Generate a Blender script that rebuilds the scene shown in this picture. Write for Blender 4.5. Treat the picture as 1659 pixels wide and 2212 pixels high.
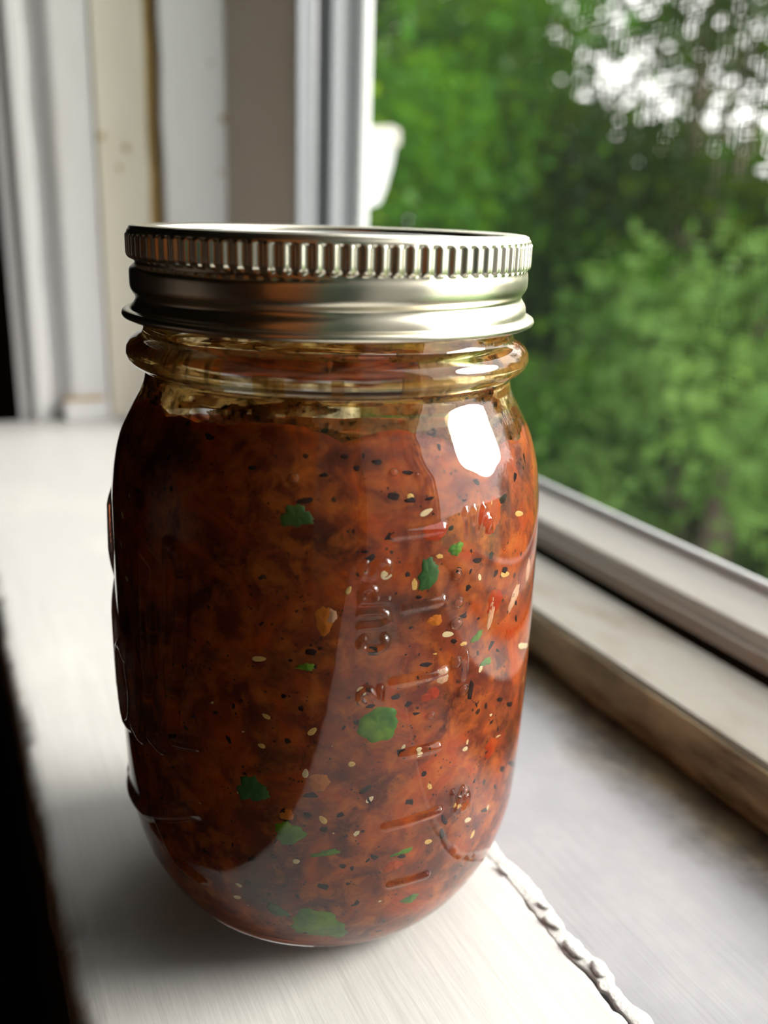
import bpy, bmesh, math, random
import numpy as np
from mathutils import Vector, Matrix

for o in list(bpy.data.objects):
    bpy.data.objects.remove(o, do_unlink=True)
SC = bpy.context.scene
COL = SC.collection
MM = 0.001
PI = math.pi

# ------------------------------------------------------------------ camera
FPX = 2061.59
cam = bpy.data.cameras.new('camera')
co = bpy.data.objects.new('camera', cam)
COL.objects.link(co)
cam.sensor_fit = 'HORIZONTAL'
cam.sensor_width = 36.0
cam.lens = FPX / 1659.0 * 36.0
cam.clip_start = 0.005
cam.clip_end = 200.0
CR = Vector((0.905525, -0.423246, 0.029788))
CU = Vector((0.102417, 0.286169, 0.952690))
CF = Vector((0.411746, 0.859634, -0.302481))
m = Matrix(((CR.x, CU.x, -CF.x, -0.067739), (CR.y, CU.y, -CF.y, -0.167208),
            (CR.z, CU.z, -CF.z, 0.138521), (0, 0, 0, 1)))
co.matrix_world = m
cam.dof.use_dof = True
cam.dof.focus_distance = 0.164
cam.dof.aperture_fstop = 14.5
SC.camera = co

# ------------------------------------------------------------------ light
w = bpy.data.worlds.new('sky')
SC.world = w
w.use_nodes = True
bg = w.node_tree.nodes['Background']
bg.inputs[0].default_value = (1.0, 0.985, 0.95, 1)
bg.inputs[1].default_value = SKY_STRENGTH = 3.0
sun = bpy.data.lights.new('sun', 'SUN')
sun.energy = 10.0
sun.angle = math.radians(31)
sun.color = (1.0, 0.95, 0.86)
so = bpy.data.objects.new('sun', sun)
COL.objects.link(so)
AZ, EL = math.radians(-16), math.radians(22)
sd = Vector((math.cos(EL) * math.cos(AZ), math.cos(EL) * math.sin(AZ), math.sin(EL)))
so.rotation_euler = sd.to_track_quat('Z', 'Y').to_euler()
so.location = sd * 6

SC.view_settings.view_transform = 'Standard'
SC.view_settings.look = 'None'
SC.view_settings.gamma = 1
SC.view_settings.use_curve_mapping = False
SC.view_settings.exposure = 0.5
SC.cycles.use_adaptive_sampling = True
SC.cycles.adaptive_threshold = 0.06
SC.cycles.max_bounces = 9
SC.cycles.diffuse_bounces = 3
SC.cycles.glossy_bounces = 4
SC.cycles.transmission_bounces = 9
SC.cycles.transparent_max_bounces = 10

# ------------------------------------------------------------------ helpers
rng = np.random.default_rng(7)
random.seed(7)


def setp(o, label=None, cat=None, group=None, kind=None):
    if label: o['label'] = label
    if cat: o['category'] = cat
    if group: o['group'] = group
    if kind: o['kind'] = kind
    return o


def link(name, me, mat=None, parent=None, smooth=True):
    o = bpy.data.objects.new(name, me)
    COL.objects.link(o)
    if mat and not me.materials: me.materials.append(mat)
    if parent: o.parent = parent
    if smooth and len(me.polygons):
        me.polygons.foreach_set('use_smooth', np.ones(len(me.polygons), bool))
    return o


def mesh(name, verts, faces):
    me = bpy.data.meshes.new(name)
    me.from_pydata([tuple(v) for v in verts], [], [tuple(int(i) for i in f) for f in faces])
    me.update()
    return me


def qmesh(name, V, Q):
    """fast mesh from numpy verts and quads"""
    V = np.asarray(V, np.float32); Q = np.asarray(Q, np.int32)
    me = bpy.data.meshes.new(name)
    me.vertices.add(len(V)); me.vertices.foreach_set('co', V.ravel())
    k = Q.shape[1]
    me.loops.add(Q.size); me.loops.foreach_set('vertex_index', Q.ravel())
    me.polygons.add(len(Q))
    me.polygons.foreach_set('loop_start', np.arange(0, Q.size, k, dtype=np.int32))
    me.update(calc_edges=True)
    me.validate()
    return me


def empty(name, loc=(0, 0, 0)):
    o = bpy.data.objects.new(name, None)
    COL.objects.link(o)
    o.location = loc
    o.empty_display_size = 0.02
    return o


def box_data(x0, x1, y0, y1, z0, z1):
    v = [(x, y, z) for z in (z0, z1) for y in (y0, y1) for x in (x0, x1)]
    f = [(0, 2, 3, 1), (4, 5, 7, 6), (0, 1, 5, 4), (2, 6, 7, 3), (0, 4, 6, 2), (1, 3, 7, 5)]
    return v, f


def boxes(name, bs, mat, parent=None, bevel=0.0):
    V, F = [], []
    for b in bs:
        v, f = box_data(*b)
        n = len(V); V += v; F += [tuple(i + n for i in q) for q in f]
    o = link(name, mesh(name, V, F), mat, parent, smooth=False)
    if bevel:
        bm = bmesh.new(); bm.from_mesh(o.data)
        bmesh.ops.bevel(bm, geom=bm.edges[:], offset=bevel, segments=2, affect='EDGES', profile=0.6)
        bm.to_mesh(o.data); bm.free()
    return o


def extrude(name, pts, axis, a0, a1, mat, parent=None, n=1, smooth=False, jitter=None):
    """closed 2d polygon swept along an axis: 'y' takes (x,z), 'z' takes (x,y) points"""
    pts = np.array(pts, float); k = len(pts)
    area = 0.5 * np.sum(pts[:, 0] * np.roll(pts[:, 1], -1) - np.roll(pts[:, 0], -1) * pts[:, 1])
    if area < 0: pts = pts[::-1]
    V = []
    for i in range(n + 1):
        t = a0 + (a1 - a0) * i / n
        for j, (p, q) in enumerate(pts):
            if jitter: p, q = jitter(i, j, p, q, t)
            V.append((p, t, q) if axis == 'y' else (p, q, t))
    F = []
    for i in range(n):
        for j in range(k):
            a, b = i * k + j, i * k + (j + 1) % k
            f = (a, b, b + k, a + k)
            F.append(f if axis == 'z' else f[::-1])
    c0 = tuple(range(k)); c1 = tuple(range(n * k, n * k + k))
    if axis == 'z': F += [c0[::-1], c1]
    else: F += [c0, c1[::-1]]
    return link(name, mesh(name, V, F), mat, parent, smooth=smooth)


def smooth_noise(n, step, seed):
    r = np.random.default_rng(seed)
    k = max(4, int(n / step) + 3)
    a = r.uniform(-1, 1, k)
    x = np.linspace(0, k - 2.001, n)
    i = x.astype(int); f = x - i; f = f * f * (3 - 2 * f)
    return a[i] * (1 - f) + a[i + 1] * f


# ------------------------------------------------------------------ materials
class NT:
    def __init__(s, name):
        s.m = bpy.data.materials.new(name); s.m.use_nodes = True
        s.t = s.m.node_tree; s.t.nodes.clear()
        s.out = s.t.nodes.new('ShaderNodeOutputMaterial')

    def n(s, typ, **kw):
        nd = s.t.nodes.new('ShaderNode' + typ)
        for k, v in kw.items(): setattr(nd, k, v)
        return nd

    def l(s, a, b): s.t.links.new(a, b)

    def coord(s, scale=(1, 1, 1), which='Object', loc=(0, 0, 0)):
        tc = s.n('TexCoord'); mp = s.n('Mapping')
        mp.inputs['Scale'].default_value = scale
        mp.inputs['Location'].default_value = loc
        s.l(tc.outputs[which], mp.inputs[0]); return mp.outputs[0]

    def noise(s, vec, scale, detail=3, rough=0.55, dist=0.0):
        nd = s.n('TexNoise'); nd.inputs['Scale'].default_value = scale
        nd.inputs['Detail'].default_value = detail; nd.inputs['Roughness'].default_value = rough
        nd.inputs['Distortion'].default_value = dist
        s.l(vec, nd.inputs['Vector']); return nd.outputs[0]

    def ramp(s, fac, stops, interp='LINEAR'):
        r = s.n('ValToRGB'); cr = r.color_ramp; cr.interpolation = interp
        while len(cr.elements) < len(stops): cr.elements.new(0.5)
        for e, (p, c) in zip(cr.elements, stops):
            e.position = p
            e.color = (c, c, c, 1) if isinstance(c, (int, float)) else (*c, 1)
        s.l(fac, r.inputs[0]); return r.outputs[0]

    def mix(s, fac, a, b, mode='MIX'):
        x = s.n('Mix', data_type='RGBA', blend_type=mode)
        for sock, v in ((x.inputs[0], fac), (x.inputs[6], a), (x.inputs[7], b)):
            if hasattr(v, 'is_linked') or hasattr(v, 'node'): s.l(v, sock)
            elif isinstance(v, (int, float)): sock.default_value = v
            else: sock.default_value = (*v, 1)
        return x.outputs[2]

    def math(s, op, a, b=None, c=None):
        x = s.n('Math', operation=op)
        for sock, v in zip(x.inputs, (a, b, c)):
            if v is None: continue
            if hasattr(v, 'node'): s.l(v, sock)
            else: sock.default_value = v
        return x.outputs[0]

    def bump(s, h, strength, dist):
        b = s.n('Bump'); b.inputs['Strength'].default_value = strength
        b.inputs['Distance'].default_value = dist
        s.l(h, b.inputs['Height']); return b.outputs[0]

    def bsdf(s, color, rough=0.5, normal=None, **kw):
        p = s.n('BsdfPrincipled')
        if hasattr(color, 'node'): s.l(color, p.inputs['Base Color'])
        else: p.inputs['Base Color'].default_value = (*color, 1)
        if hasattr(rough, 'node'): s.l(rough, p.inputs['Roughness'])
        else: p.inputs['Roughness'].default_value = rough
        if normal: s.l(normal, p.inputs['Normal'])
        for k, v in kw.items():
            p.inputs[k].default_value = v
        s.l(p.outputs[0], s.out.inputs[0])
        return p


def plain(name, color, rough=0.5, **kw):
    t = NT(name); t.bsdf(color, rough, **kw); return t.m


def paint(name, c, dirt=(0.45, 0.36, 0.2), amount=0.35, scale=30, stretch=(1, 1, 0.35), rough=0.5, bump=0.25, lo=0.5, hi=0.85):
    t = NT(name)
    v = t.coord(stretch)
    n1 = t.noise(v, scale, 4, 0.6); n2 = t.noise(v, scale * 5, 3)
    f = t.ramp(n1, [(lo, 0.0), (hi, amount)])
    col = t.mix(f, c, dirt)
    col = t.mix(t.ramp(n2, [(0.35, 0.0), (0.8, 0.12)]), col, tuple(0.75 * x for x in c))
    b = t.bump(t.noise(v, scale * 9, 4), bump, 0.0006)
    t.bsdf(col, rough, b); return t.m


def sill_mat(name, c, grime_shade):
    """white brushed paint on old boards: brush marks along y, worn edge at the room side, grime by the frame with shade painted in"""
    t = NT(name)
    brush = t.coord((1, 0.06, 1))
    flat = t.coord((1, 1, 1))
    sx = t.n('SeparateXYZ'); t.l(flat, sx.inputs[0]); X = sx.outputs[0]
    nb = t.noise(brush, 260, 4, 0.6)
    nw = t.noise(flat, 22, 4, 0.6)
    nf = t.noise(flat, 120, 4, 0.65)
    col = t.mix(t.ramp(nb, [(0.4, 0.0), (0.8, 0.12)]), c, tuple(x * 0.85 for x in c))
    col = t.mix(t.ramp(nw, [(0.5, 0.0), (0.8, 0.18)]), col, (0.72, 0.70, 0.66))
    # dark fly specks
    vo = t.n('TexVoronoi'); vo.inputs['Scale'].default_value = 75; t.l(flat, vo.inputs['Vector'])
    gate = t.ramp(t.noise(flat, 60, 1), [(0.60, 0.0), (0.66, 1.0)])
    sp = t.math('MULTIPLY', t.ramp(vo.outputs['Distance'], [(0.035, 1.0), (0.07, 0.0)]), gate)
    col = t.mix(t.math('MULTIPLY', sp, 0.7), col, (0.13, 0.12, 0.09))
    if grime_shade:  # darker toward the frame: dirt plus the frame's shadow painted in
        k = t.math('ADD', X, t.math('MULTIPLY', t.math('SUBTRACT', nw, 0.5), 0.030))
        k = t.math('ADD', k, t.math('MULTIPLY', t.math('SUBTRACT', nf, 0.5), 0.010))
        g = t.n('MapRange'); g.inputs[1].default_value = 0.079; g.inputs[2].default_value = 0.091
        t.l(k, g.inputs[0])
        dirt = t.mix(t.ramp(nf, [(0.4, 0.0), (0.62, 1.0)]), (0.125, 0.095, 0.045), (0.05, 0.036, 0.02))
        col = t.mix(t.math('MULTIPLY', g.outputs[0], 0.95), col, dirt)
        # one rusty fleck
    else:
        k = t.math('ADD', X, t.math('MULTIPLY', t.math('SUBTRACT', nf, 0.5), 0.010))
        g = t.n('MapRange'); g.inputs[1].default_value = -0.0548; g.inputs[2].default_value = -0.0590
        t.l(k, g.inputs[0])
        wood = t.mix(nf, (0.20, 0.115, 0.055), (0.33, 0.22, 0.12))
        col = t.mix(g.outputs[0], col, wood)
    h = t.math('ADD', t.math('MULTIPLY', nb, 0.7), t.math('MULTIPLY', nw, 1.2))
    t.bsdf(col, 0.42, t.bump(h, 0.4, 0.0006)); return t.m


M = {}
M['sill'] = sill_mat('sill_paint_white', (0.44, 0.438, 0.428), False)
M['sill2'] = sill_mat('sill_paint_shaded_white', (0.245, 0.247, 0.268), True)  # outer board: its slight shade is put into a greyer, cooler paint
M['flake'] = paint('flaking_paint', (0.45, 0.448, 0.435), (0.6, 0.55, 0.42), 0.25, 120, (1, 1, 1), 0.5, 0.5)
M['rawwood'] = paint('raw_old_wood', (0.16, 0.085, 0.04), (0.05, 0.03, 0.02), 0.7, 200, (1, 0.2, 1), 0.8)
M['stop'] = paint('stop_cream_grimy', (0.42, 0.345, 0.20), (0.10, 0.07, 0.028), 1.0, 75, (1, 0.35, 1.6), 0.55, 0.4, 0.42, 0.66)
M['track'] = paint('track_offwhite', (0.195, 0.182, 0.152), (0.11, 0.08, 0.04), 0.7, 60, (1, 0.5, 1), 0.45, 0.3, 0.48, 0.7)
M['frame'] = paint('frame_grey_white', (0.56, 0.54, 0.495), (0.5, 0.44, 0.34), 0.35, 30, (1, 0.5, 1), 0.4)
M['vinyl'] = paint('vinyl_white', (0.62, 0.64, 0.66), (0.6, 0.58, 0.52), 0.15, 20, (1, 1, 0.3), 0.35, 0.1)
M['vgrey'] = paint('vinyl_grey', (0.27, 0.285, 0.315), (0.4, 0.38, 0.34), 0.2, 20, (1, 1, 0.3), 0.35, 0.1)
M['jambwhite'] = paint('jamb_white', (0.56, 0.56, 0.565), (0.42, 0.30, 0.2), 0.35, 26, (1, 1, 0.3), 0.45)
M['jambcream'] = paint('jamb_cream', (0.56, 0.525, 0.44), (0.40, 0.27, 0.12), 0.4, 34, (1, 1, 0.4), 0.45)
M['caulk'] = paint('old_yellow_caulk', (0.36, 0.235, 0.07), (0.13, 0.085, 0.03), 0.8, 60, (1, 1, 0.25), 0.7)
M['beige'] = paint('frame_side_beige', (0.56, 0.49, 0.41), (0.30, 0.22, 0.14), 0.4, 24, (1, 1, 0.35), 0.5)
M['recess'] = plain('channel_shade_grey', (0.10, 0.11, 0.125), 0.9)  # colour that paints the shade in the deep side channels
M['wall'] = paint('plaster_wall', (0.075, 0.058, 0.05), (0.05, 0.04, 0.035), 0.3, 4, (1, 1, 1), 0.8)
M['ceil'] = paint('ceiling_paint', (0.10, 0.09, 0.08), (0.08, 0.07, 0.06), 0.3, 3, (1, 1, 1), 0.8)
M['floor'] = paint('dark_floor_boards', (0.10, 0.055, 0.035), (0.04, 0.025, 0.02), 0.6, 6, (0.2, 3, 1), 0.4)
M['siding'] = paint('outside_siding', (0.7, 0.7, 0.68), (0.4, 0.4, 0.36), 0.3, 8, (1, 1, 3), 0.6)
M['wire'] = plain('screen_wire_grey', (0.035, 0.038, 0.036), 0.7, **{'Specular IOR Level': 0.08})

# ------------------------------------------------------------------ room shell
Y0, Y1 = -0.310, 0.486          # the window opening, near and far side
ZT = 1.30                      # its head
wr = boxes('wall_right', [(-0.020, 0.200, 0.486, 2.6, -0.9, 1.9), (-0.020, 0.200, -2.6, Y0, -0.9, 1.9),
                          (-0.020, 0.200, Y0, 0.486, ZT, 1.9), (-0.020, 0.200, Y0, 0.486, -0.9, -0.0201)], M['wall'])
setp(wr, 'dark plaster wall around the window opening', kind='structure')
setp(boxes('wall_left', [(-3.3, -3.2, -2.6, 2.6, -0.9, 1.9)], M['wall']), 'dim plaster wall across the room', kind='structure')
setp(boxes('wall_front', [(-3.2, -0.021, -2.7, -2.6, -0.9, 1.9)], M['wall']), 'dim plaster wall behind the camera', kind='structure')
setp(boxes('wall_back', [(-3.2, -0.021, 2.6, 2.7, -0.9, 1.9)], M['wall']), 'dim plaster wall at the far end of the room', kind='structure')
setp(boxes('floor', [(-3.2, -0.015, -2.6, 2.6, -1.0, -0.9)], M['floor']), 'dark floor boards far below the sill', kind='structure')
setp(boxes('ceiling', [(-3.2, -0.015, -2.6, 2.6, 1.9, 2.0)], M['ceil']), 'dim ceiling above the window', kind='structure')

# ------------------------------------------------------------------ window sill: two boards with a split seam
sill = setp(empty('trim_1', (0, 0, -0.02)), 'white painted wooden window sill with a cracked seam and chipped edge', kind='structure')
off = Vector((0, 0, -0.02))
NY = 1000
ys = np.linspace(Y0, Y1, NY + 1)
dy = ys[1] - ys[0]
seam = 33.6 + 0.8 * smooth_noise(NY + 1, 16, 1) + 0.4 * smooth_noise(NY + 1, 5, 2) + 0.25 * smooth_noise(NY + 1, 2, 3)
ymm = ys * 1000
gap = 0.04 + 0 * ys
gap += 1.0 * np.exp(-((ymm + 60) / 11.0) ** 2) * (0.75 + 0.5 * smooth_noise(NY + 1, 2, 5))
gap += 0.4 * np.exp(-((ymm + 28) / 7.0) ** 2) * (0.6 + 0.8 * smooth_noise(NY + 1, 1.5, 6))
gap = np.clip(gap, 0.04, 1.9) 
edge = 0.5 * smooth_noise(NY + 1, 22, 11) + 0.25 * smooth_noise(NY + 1, 6, 12)
chip = np.clip(smooth_noise(NY + 1, 10, 13) - 0.25, 0, 1) * 1.2


def swept(name, prof, mat, parent, loc):
    """prof(i) -> list of (x,z) in mm for section i; closed section"""
    P = np.array([prof(i) for i in range(NY + 1)])
    k = P.shape[1]
    V = np.zeros((NY + 1, k, 3)); V[:, :, 0] = P[:, :, 0]; V[:, :, 1] = ys[:, None] * 1000; V[:, :, 2] = P[:, :, 1]
    V = V.reshape(-1, 3) * MM - np.array(loc)
    I = np.arange(NY)[:, None] * k; J = np.arange(k)[None]
    a = I + J; b = I + (J + 1) % k
    Q = np.stack([a, a + k, b + k, b], -1).reshape(-1, 4)
    me = qmesh(name, V, Q)
    bm = bmesh.new(); bm.from_mesh(me); bm.verts.ensure_lookup_table()
    bm.faces.new([bm.verts[j] for j in range(k)]); bm.faces.new([bm.verts[NY * k + j] for j in range(k)][::-1])
    bmesh.ops.recalc_face_normals(bm, faces=bm.faces[:])
    bm.to_mesh(me); bm.free()
    return link(name, me, mat, parent)


wave = 0.15 * smooth_noise(NY + 1, 30, 21)


def plank1(i):
    e = -57.2 + edge[i]; s = seam[i] - gap[i] / 2; c = chip[i]; gp = min(1.0, gap[i])
    p = [(e + 1.5, -19.9), (e + 0.2, -14), (e, -5), (e + 0.1, -3 - c * .4), (e + 0.6 + c * .6, -1.4 - c * .4),
         (e + 1.6 + c, -0.5 - c * .3), (e + 3.2 + c, -0.08), (e + 6, 0)]
    p += [(x, 0.0) for x in (-42, -30, -15, 0, 15, 25)]
    p += [(31.0, 0.0), (s - 1.0, 0.03), (s - 0.3, 0.01 - 0.08 * gp), (s, -0.02 - 0.5 * gp), (s, -6), (s - .5, -19.9)]
    return p


def plank2(i):
    s = seam[i] + gap[i] / 2
    return [(s + .5, -19.9), (s, -6), (s, -0.9), (s + 0.4, -0.45), (s + 1.2, -0.4), (45, -0.35), (60, -0.35), (75, -0.3), (90, -0.2),
            (100.6, 0.0), (100.6, -19.9)]


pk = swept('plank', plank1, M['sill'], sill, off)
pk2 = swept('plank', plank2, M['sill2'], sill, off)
boxes('backing', [(0.020, 0.050, Y0, Y1, 0.0005, 0.0115)], M['rawwood'], sill)
fl_l = seam + gap / 2 - 0.05 - np.clip(smooth_noise(NY + 1, 2.5, 31), 0, 1) * 0.5 * (gap < .2)
fl_w = 4.2 + 0.8 * smooth_noise(NY + 1, 10, 32) + 0.4 * smooth_noise(NY + 1, 2.5, 33)
fl_h = 0.08 + 0.08 * smooth_noise(NY + 1, 4.0, 34) + 0.25 * np.clip(gap, 0, 1)


def flake(i):
    a, b, h = fl_l[i], fl_l[i] + fl_w[i], fl_h[i]
    gp = min(1.0, gap[i])
    return [(a, -0.46), (a - .05, (h - .1) * gp), (a + .5, h * (0.3 + 0.7 * gp)), (a + 1.0, h), (a + 2.2, h * .7), (b - .5, 0.02), (b, -0.42), (b - .3, -0.5), (a + .5, -0.55)]


swept('paint_ridge', flake, M['flake'], sill, off)
# loose curled chips of paint along the split
for q, (fx, fy, L, Wd, rot) in enumerate([(34.9, -46, 5.5, 2.2, 100), (35.2, -38, 4.5, 1.6, 112), (36.2, -52, 4.0, 2.0, 80), (34.6, -20, 3.5, 1.3, 98), (36.5, -33, 3.0, 1.2, 120)]):
    n = 7; V = []; F = []
    r_ = np.random.default_rng(60 + q)
    for i in range(n):
        t = i / (n - 1); wv = Wd * (0.35 + math.sin(PI * (0.12 + 0.8 * t))) * 0.5 * r_.uniform(.7, 1.2)
        for sgn in (-1, 1):
            for zz in (0, 0.16):
                V.append(((t - .5) * L * MM, sgn * wv * MM, (zz + 0.2 * (2 * t - 1) ** 2 + 0.06 * (sgn + 1) * r_.uniform(.3, 1)) * MM))
    for i in range(n - 1):
        a = i * 4; b = a + 4
        F += [(a + 1, a + 3, b + 3, b + 1), (a, b, b + 2, a + 2), (a, a + 1, b + 1, b), (a + 2, b + 2, b + 3, a + 3)]
    F += [(0, 2, 3, 1), (n * 4 - 4, n * 4 - 3, n * 4 - 1, n * 4 - 2)]
    o = link('paint_chip', mesh('paint_chip', V, F), M['flake'], sill)
    o.location = (fx * MM, fy * MM, 0.0203); o.rotation_euler = (0, 0, math.radians(rot))

# ------------------------------------------------------------------ window: bottom rail, far and near side frames, insect screen
win = setp(empty('window_1', (0.13, 0, 0)), 'white window frame with ridged tracks and a fine insect screen', kind='structure')
wo = Vector((0.13, 0, 0))


def wpoly(name, pts, axis, a0, a1, mat, **k):
    p = [((a - 130) * MM, b * MM) for a, b in pts]
    return extrude(name, p, axis, a0, a1, mat, win, **k)


YF, YN = 0.420, -0.272
sj = smooth_noise(241, 3, 71) * 0.35; sk = smooth_noise(241, 6, 72) * 0.3
wpoly('stop_strip', [(100, -1), (99.9, 3), (100.1, 9), (100.3, 12.8), (100.5, 13.8), (100.8, 14.2), (101.2, 14.0), (101.4, -1)], 'y', Y0, Y1, M['stop'],
      n=240, jitter=lambda i, j, p, q, t: (p + (sj[i] * MM if j in (1, 2, 3, 4) or True else 0) * (0 if q < 0 else 1), q + (sk[i] * MM if q > .01 else 0)))
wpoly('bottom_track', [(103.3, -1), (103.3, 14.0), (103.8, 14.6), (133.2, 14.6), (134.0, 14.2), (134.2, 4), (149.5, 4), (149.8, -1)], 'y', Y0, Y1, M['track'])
wpoly('lower_rail', [(150, -1), (150, 14.8), (138.2, 15.6), (137.3, 16.0), (137.5, 16.6), (138.7, 20.0), (139.2, 20.4), (139.8, 20.0), (140.1, 16.2), (141.0, 16.2), (141.4, 20.8), (143.2, 23.6), (143.6, 23.8),
                     (157.6, 28.9), (157.6, -1)], 'y', Y0, Y1, M['frame'])
wpoly('joint_shade', [(101.55, 0), (101.55, 14.0), (102.4, 14.5), (103.25, 14.1), (103.25, 0)], 'y', Y0, Y1, plain('joint_shade_brown', (0.07, 0.05, 0.028), 0.8))  # dark strip painting in the shade of the gap between stop and track
wpoly('groove_shade', [(137.4, 4.1), (137.6, 10.5), (143, 13.5), (149, 14), (149, 4.1)], 'y', Y0, Y1, plain('groove_shade_dark', (0.035, 0.026, 0.016), 0.9))  # dark filler that puts the groove's shade into colour
bead = [(159.4 + 2.0 * math.cos(a), 29.9 + 2.0 * math.sin(a)) for a in np.linspace(0, 2 * PI, 15)[:-1]]
wpoly('screen_bead', bead, 'y', Y0, Y1, M['vinyl'], smooth=True)
wpoly('outer_rail', [(157.7, -1), (157.7, 28), (170, 22), (200, 6), (200, -1)], 'y', Y0, Y1, M['vinyl'])


def side(y, s):
    """side frame in plan; y = front face, s = +1 far side, -1 near side (faces the other way)"""
    fx = (lambda a: 146.8 + (a - 120.9) * 1.13) if s > 0 else (lambda a: a)
    g = lambda pts: [(fx(a) if a > 120.4 else a, (y * 1000 + s * b)) for a, b in pts]
    z0, z1 = 0.0305, ZT
    back = abs((Y1 if s > 0 else Y0) - y) * 1000
    wpoly('side_board', g([(117.4, back), (117.4, back - 17), (120.5, 3.6), (121.0, 3.2), (123.0, 3.2), (123.0, back)]), 'z', 0.0147, z1, M['beige'])
    wpoly('side_track', g([(120.9, 3.0), (121.0, 0.8), (121.6, 0), (124.2, 0), (124.9, 0.6), (125.2, 1.6), (127.6, 1.2), (131.2, 0.9), (132.2, 1.4), (132.8, 11.8),
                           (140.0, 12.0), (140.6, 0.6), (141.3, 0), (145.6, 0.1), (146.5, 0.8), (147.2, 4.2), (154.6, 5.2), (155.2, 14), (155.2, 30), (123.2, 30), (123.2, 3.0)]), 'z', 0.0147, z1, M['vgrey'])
    wpoly('channel_shade', g([(133.4, 11.6), (139.5, 11.6), (139.5, 9.2), (138.6, 8.6), (134.3, 8.6), (133.4, 9.2)]), 'z', 0.0147, z1, M['recess'])  # dark strip on the channel floor, stands for the shade of the recess
    wpoly('side_bead', g([(155.4, 14), (155.6, 1.5), (156.6, -1.0), (158.8, -2.4), (161.5, -2.2), (163.6, -0.5), (164.4, 2.5), (165, 14), (165, 30), (155.4, 30)]), 'z', z0, z1, M['vinyl'])


side(YF, 1)
side(YN, -1)
# screen: crossed wires, pitch 1.6 mm
def screen():
    V, Q = [], []
    r = 0.00008; xs = 0.1595 - 0.13
    y0, y1, z0, z1 = YN - 0.004, YF + 0.004, 0.0305, ZT
    def wire(p, q, axis):
        n = len(V)
        for e in (p, q):
            for k in range(4):
                a = k * PI / 2 + PI / 4
                if axis == 'y': V.append((e[0] + r * math.cos(a), e[1], e[2] + r * math.sin(a)))
                else: V.append((e[0] + r * math.cos(a), e[1] + r * math.sin(a), e[2]))
        for k in range(4):
            b = (k + 1) % 4; Q.append((n + k, n + b, n + 4 + b, n + 4 + k))
    P = 0.0016
    for i in range(int((z1 - z0) / P)):
        z = z0 + (i + .5) * P; wire((xs, y0, z), (xs, y1, z), 'y')
    for i in range(int((y1 - y0) / P)):
        y = y0 + (i + .5) * P; wire((xs + 2 * r, y, z0), (xs + 2 * r, y, z1), 'z')
    return qmesh('insect_screen', V, Q)
setp(link('insect_screen', screen(), M['wire'], win), 'fine grey insect screen mesh', kind='stuff')
wpoly('head_rail', [(103, ZT * 1000 - 41), (103, ZT * 1000 - 1), (200, ZT * 1000 - 1), (200, ZT * 1000 - 41)], 'y', Y0, Y1, M['vinyl'])

# ------------------------------------------------------------------ far jamb boards and casing
tr = setp(empty('trim_2', (0.05, 0.48, 0)), 'white and cream painted boards of the far window jamb with yellowed joints', kind='structure')


def tpoly(name, pts, z0, z1, mat, parent=tr, base=(50, 480), **k):
    return extrude(name, [((a - base[0]) * MM, (b - base[1]) * MM) for a, b in pts], 'z', z0, z1, mat, parent, **k)


zt = ZT
NZ = 200
jz = smooth_noise(NZ + 1, 5, 91) * 0.0007; jz2 = smooth_noise(NZ + 1, 3, 92) * 0.0006
tpoly('casing_edge', [(-20, 486), (-13.2, 485.2), (-11.8, 481.5), (-9.5, 480), (-2.2, 480), (-1.0, 481), (-0.6, 484), (-0.6, 486)], 0.0002, zt, M['jambwhite'], n=NZ,
      jitter=lambda i, j, p, q, t: (p + jz[i] * (1 if p * 1000 + 50 > -8 else 0), q))
tpoly('cove_board', [(-0.5, 486)] + [(-0.4 + 16 * t, 485.6 - 8.0 * math.sin(t * PI / 2) ** 1.6) for t in np.linspace(0, 1, 12)] + [(35.6, 477.6), (36.2, 478.4), (36.3, 486)], 0.0002, zt, M['jambwhite'], smooth=False)
tpoly('cream_board', [(36.4, 486), (36.5, 477), (37.3, 476.2), (67.6, 476.0), (68.6, 476.8), (68.8, 486)], 0.0002, zt, M['jambcream'], n=NZ,
      jitter=lambda i, j, p, q, t: (p + jz2[i] * (1 if p * 1000 + 50 > 66 else 0), q))
tpoly('caulk_joint', [(68.8, 486), (68.6, 478.0), (70.4, 477.6), (73.2, 478.6), (75.6, 479.6), (76, 486)], 0.0002, zt, M['caulk'])
tpoly('inner_stop', [(75.8, 486), (75.7, 472), (76.5, 470.2), (78, 470), (116.4, 470), (117.2, 470.6), (117.35, 486)], 0.0002, zt, M['jambwhite'], n=NZ,
      jitter=lambda i, j, p, q, t: (p + jz[i] * (1 if p * 1000 + 50 < 77 else 0), q))
boxes('plinth_block', [(-0.043, -0.0165, -0.0075, -0.001, 0.0002, 0.0125)], M['jambwhite'], tr, 0.0008)
boxes('plinth_gap', [(-0.043, -0.0175, -0.0048, -0.001, 0.0127, 0.0150)], M['caulk'], tr, 0.0004)
# nail holes and dents on the jamb boards
for (x, z, y, s) in ((120.6, 190, 469.9, 2.0), (108, 222, 469.9, 1.2), (113, 158, 469.9, 1.4), (71.5, 188, 475.9, 1.8), (55, 170, 475.9, 2.0), (50, 158, 475.9, 1.6), (40, 176, 475.9, 1.8)):
    bm = bmesh.new(); bmesh.ops.create_icosphere(bm, subdivisions=2, radius=s * MM)
    me = bpy.data.meshes.new('nail_hole'); bm.to_mesh(me); bm.free()
    o = link('nail_hole', me, M['caulk'], tr); o.scale = (1, 0.12, 1.3); o.location = ((min(x, 115) - 50) * MM, (y - 480) * MM, z * MM)

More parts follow.
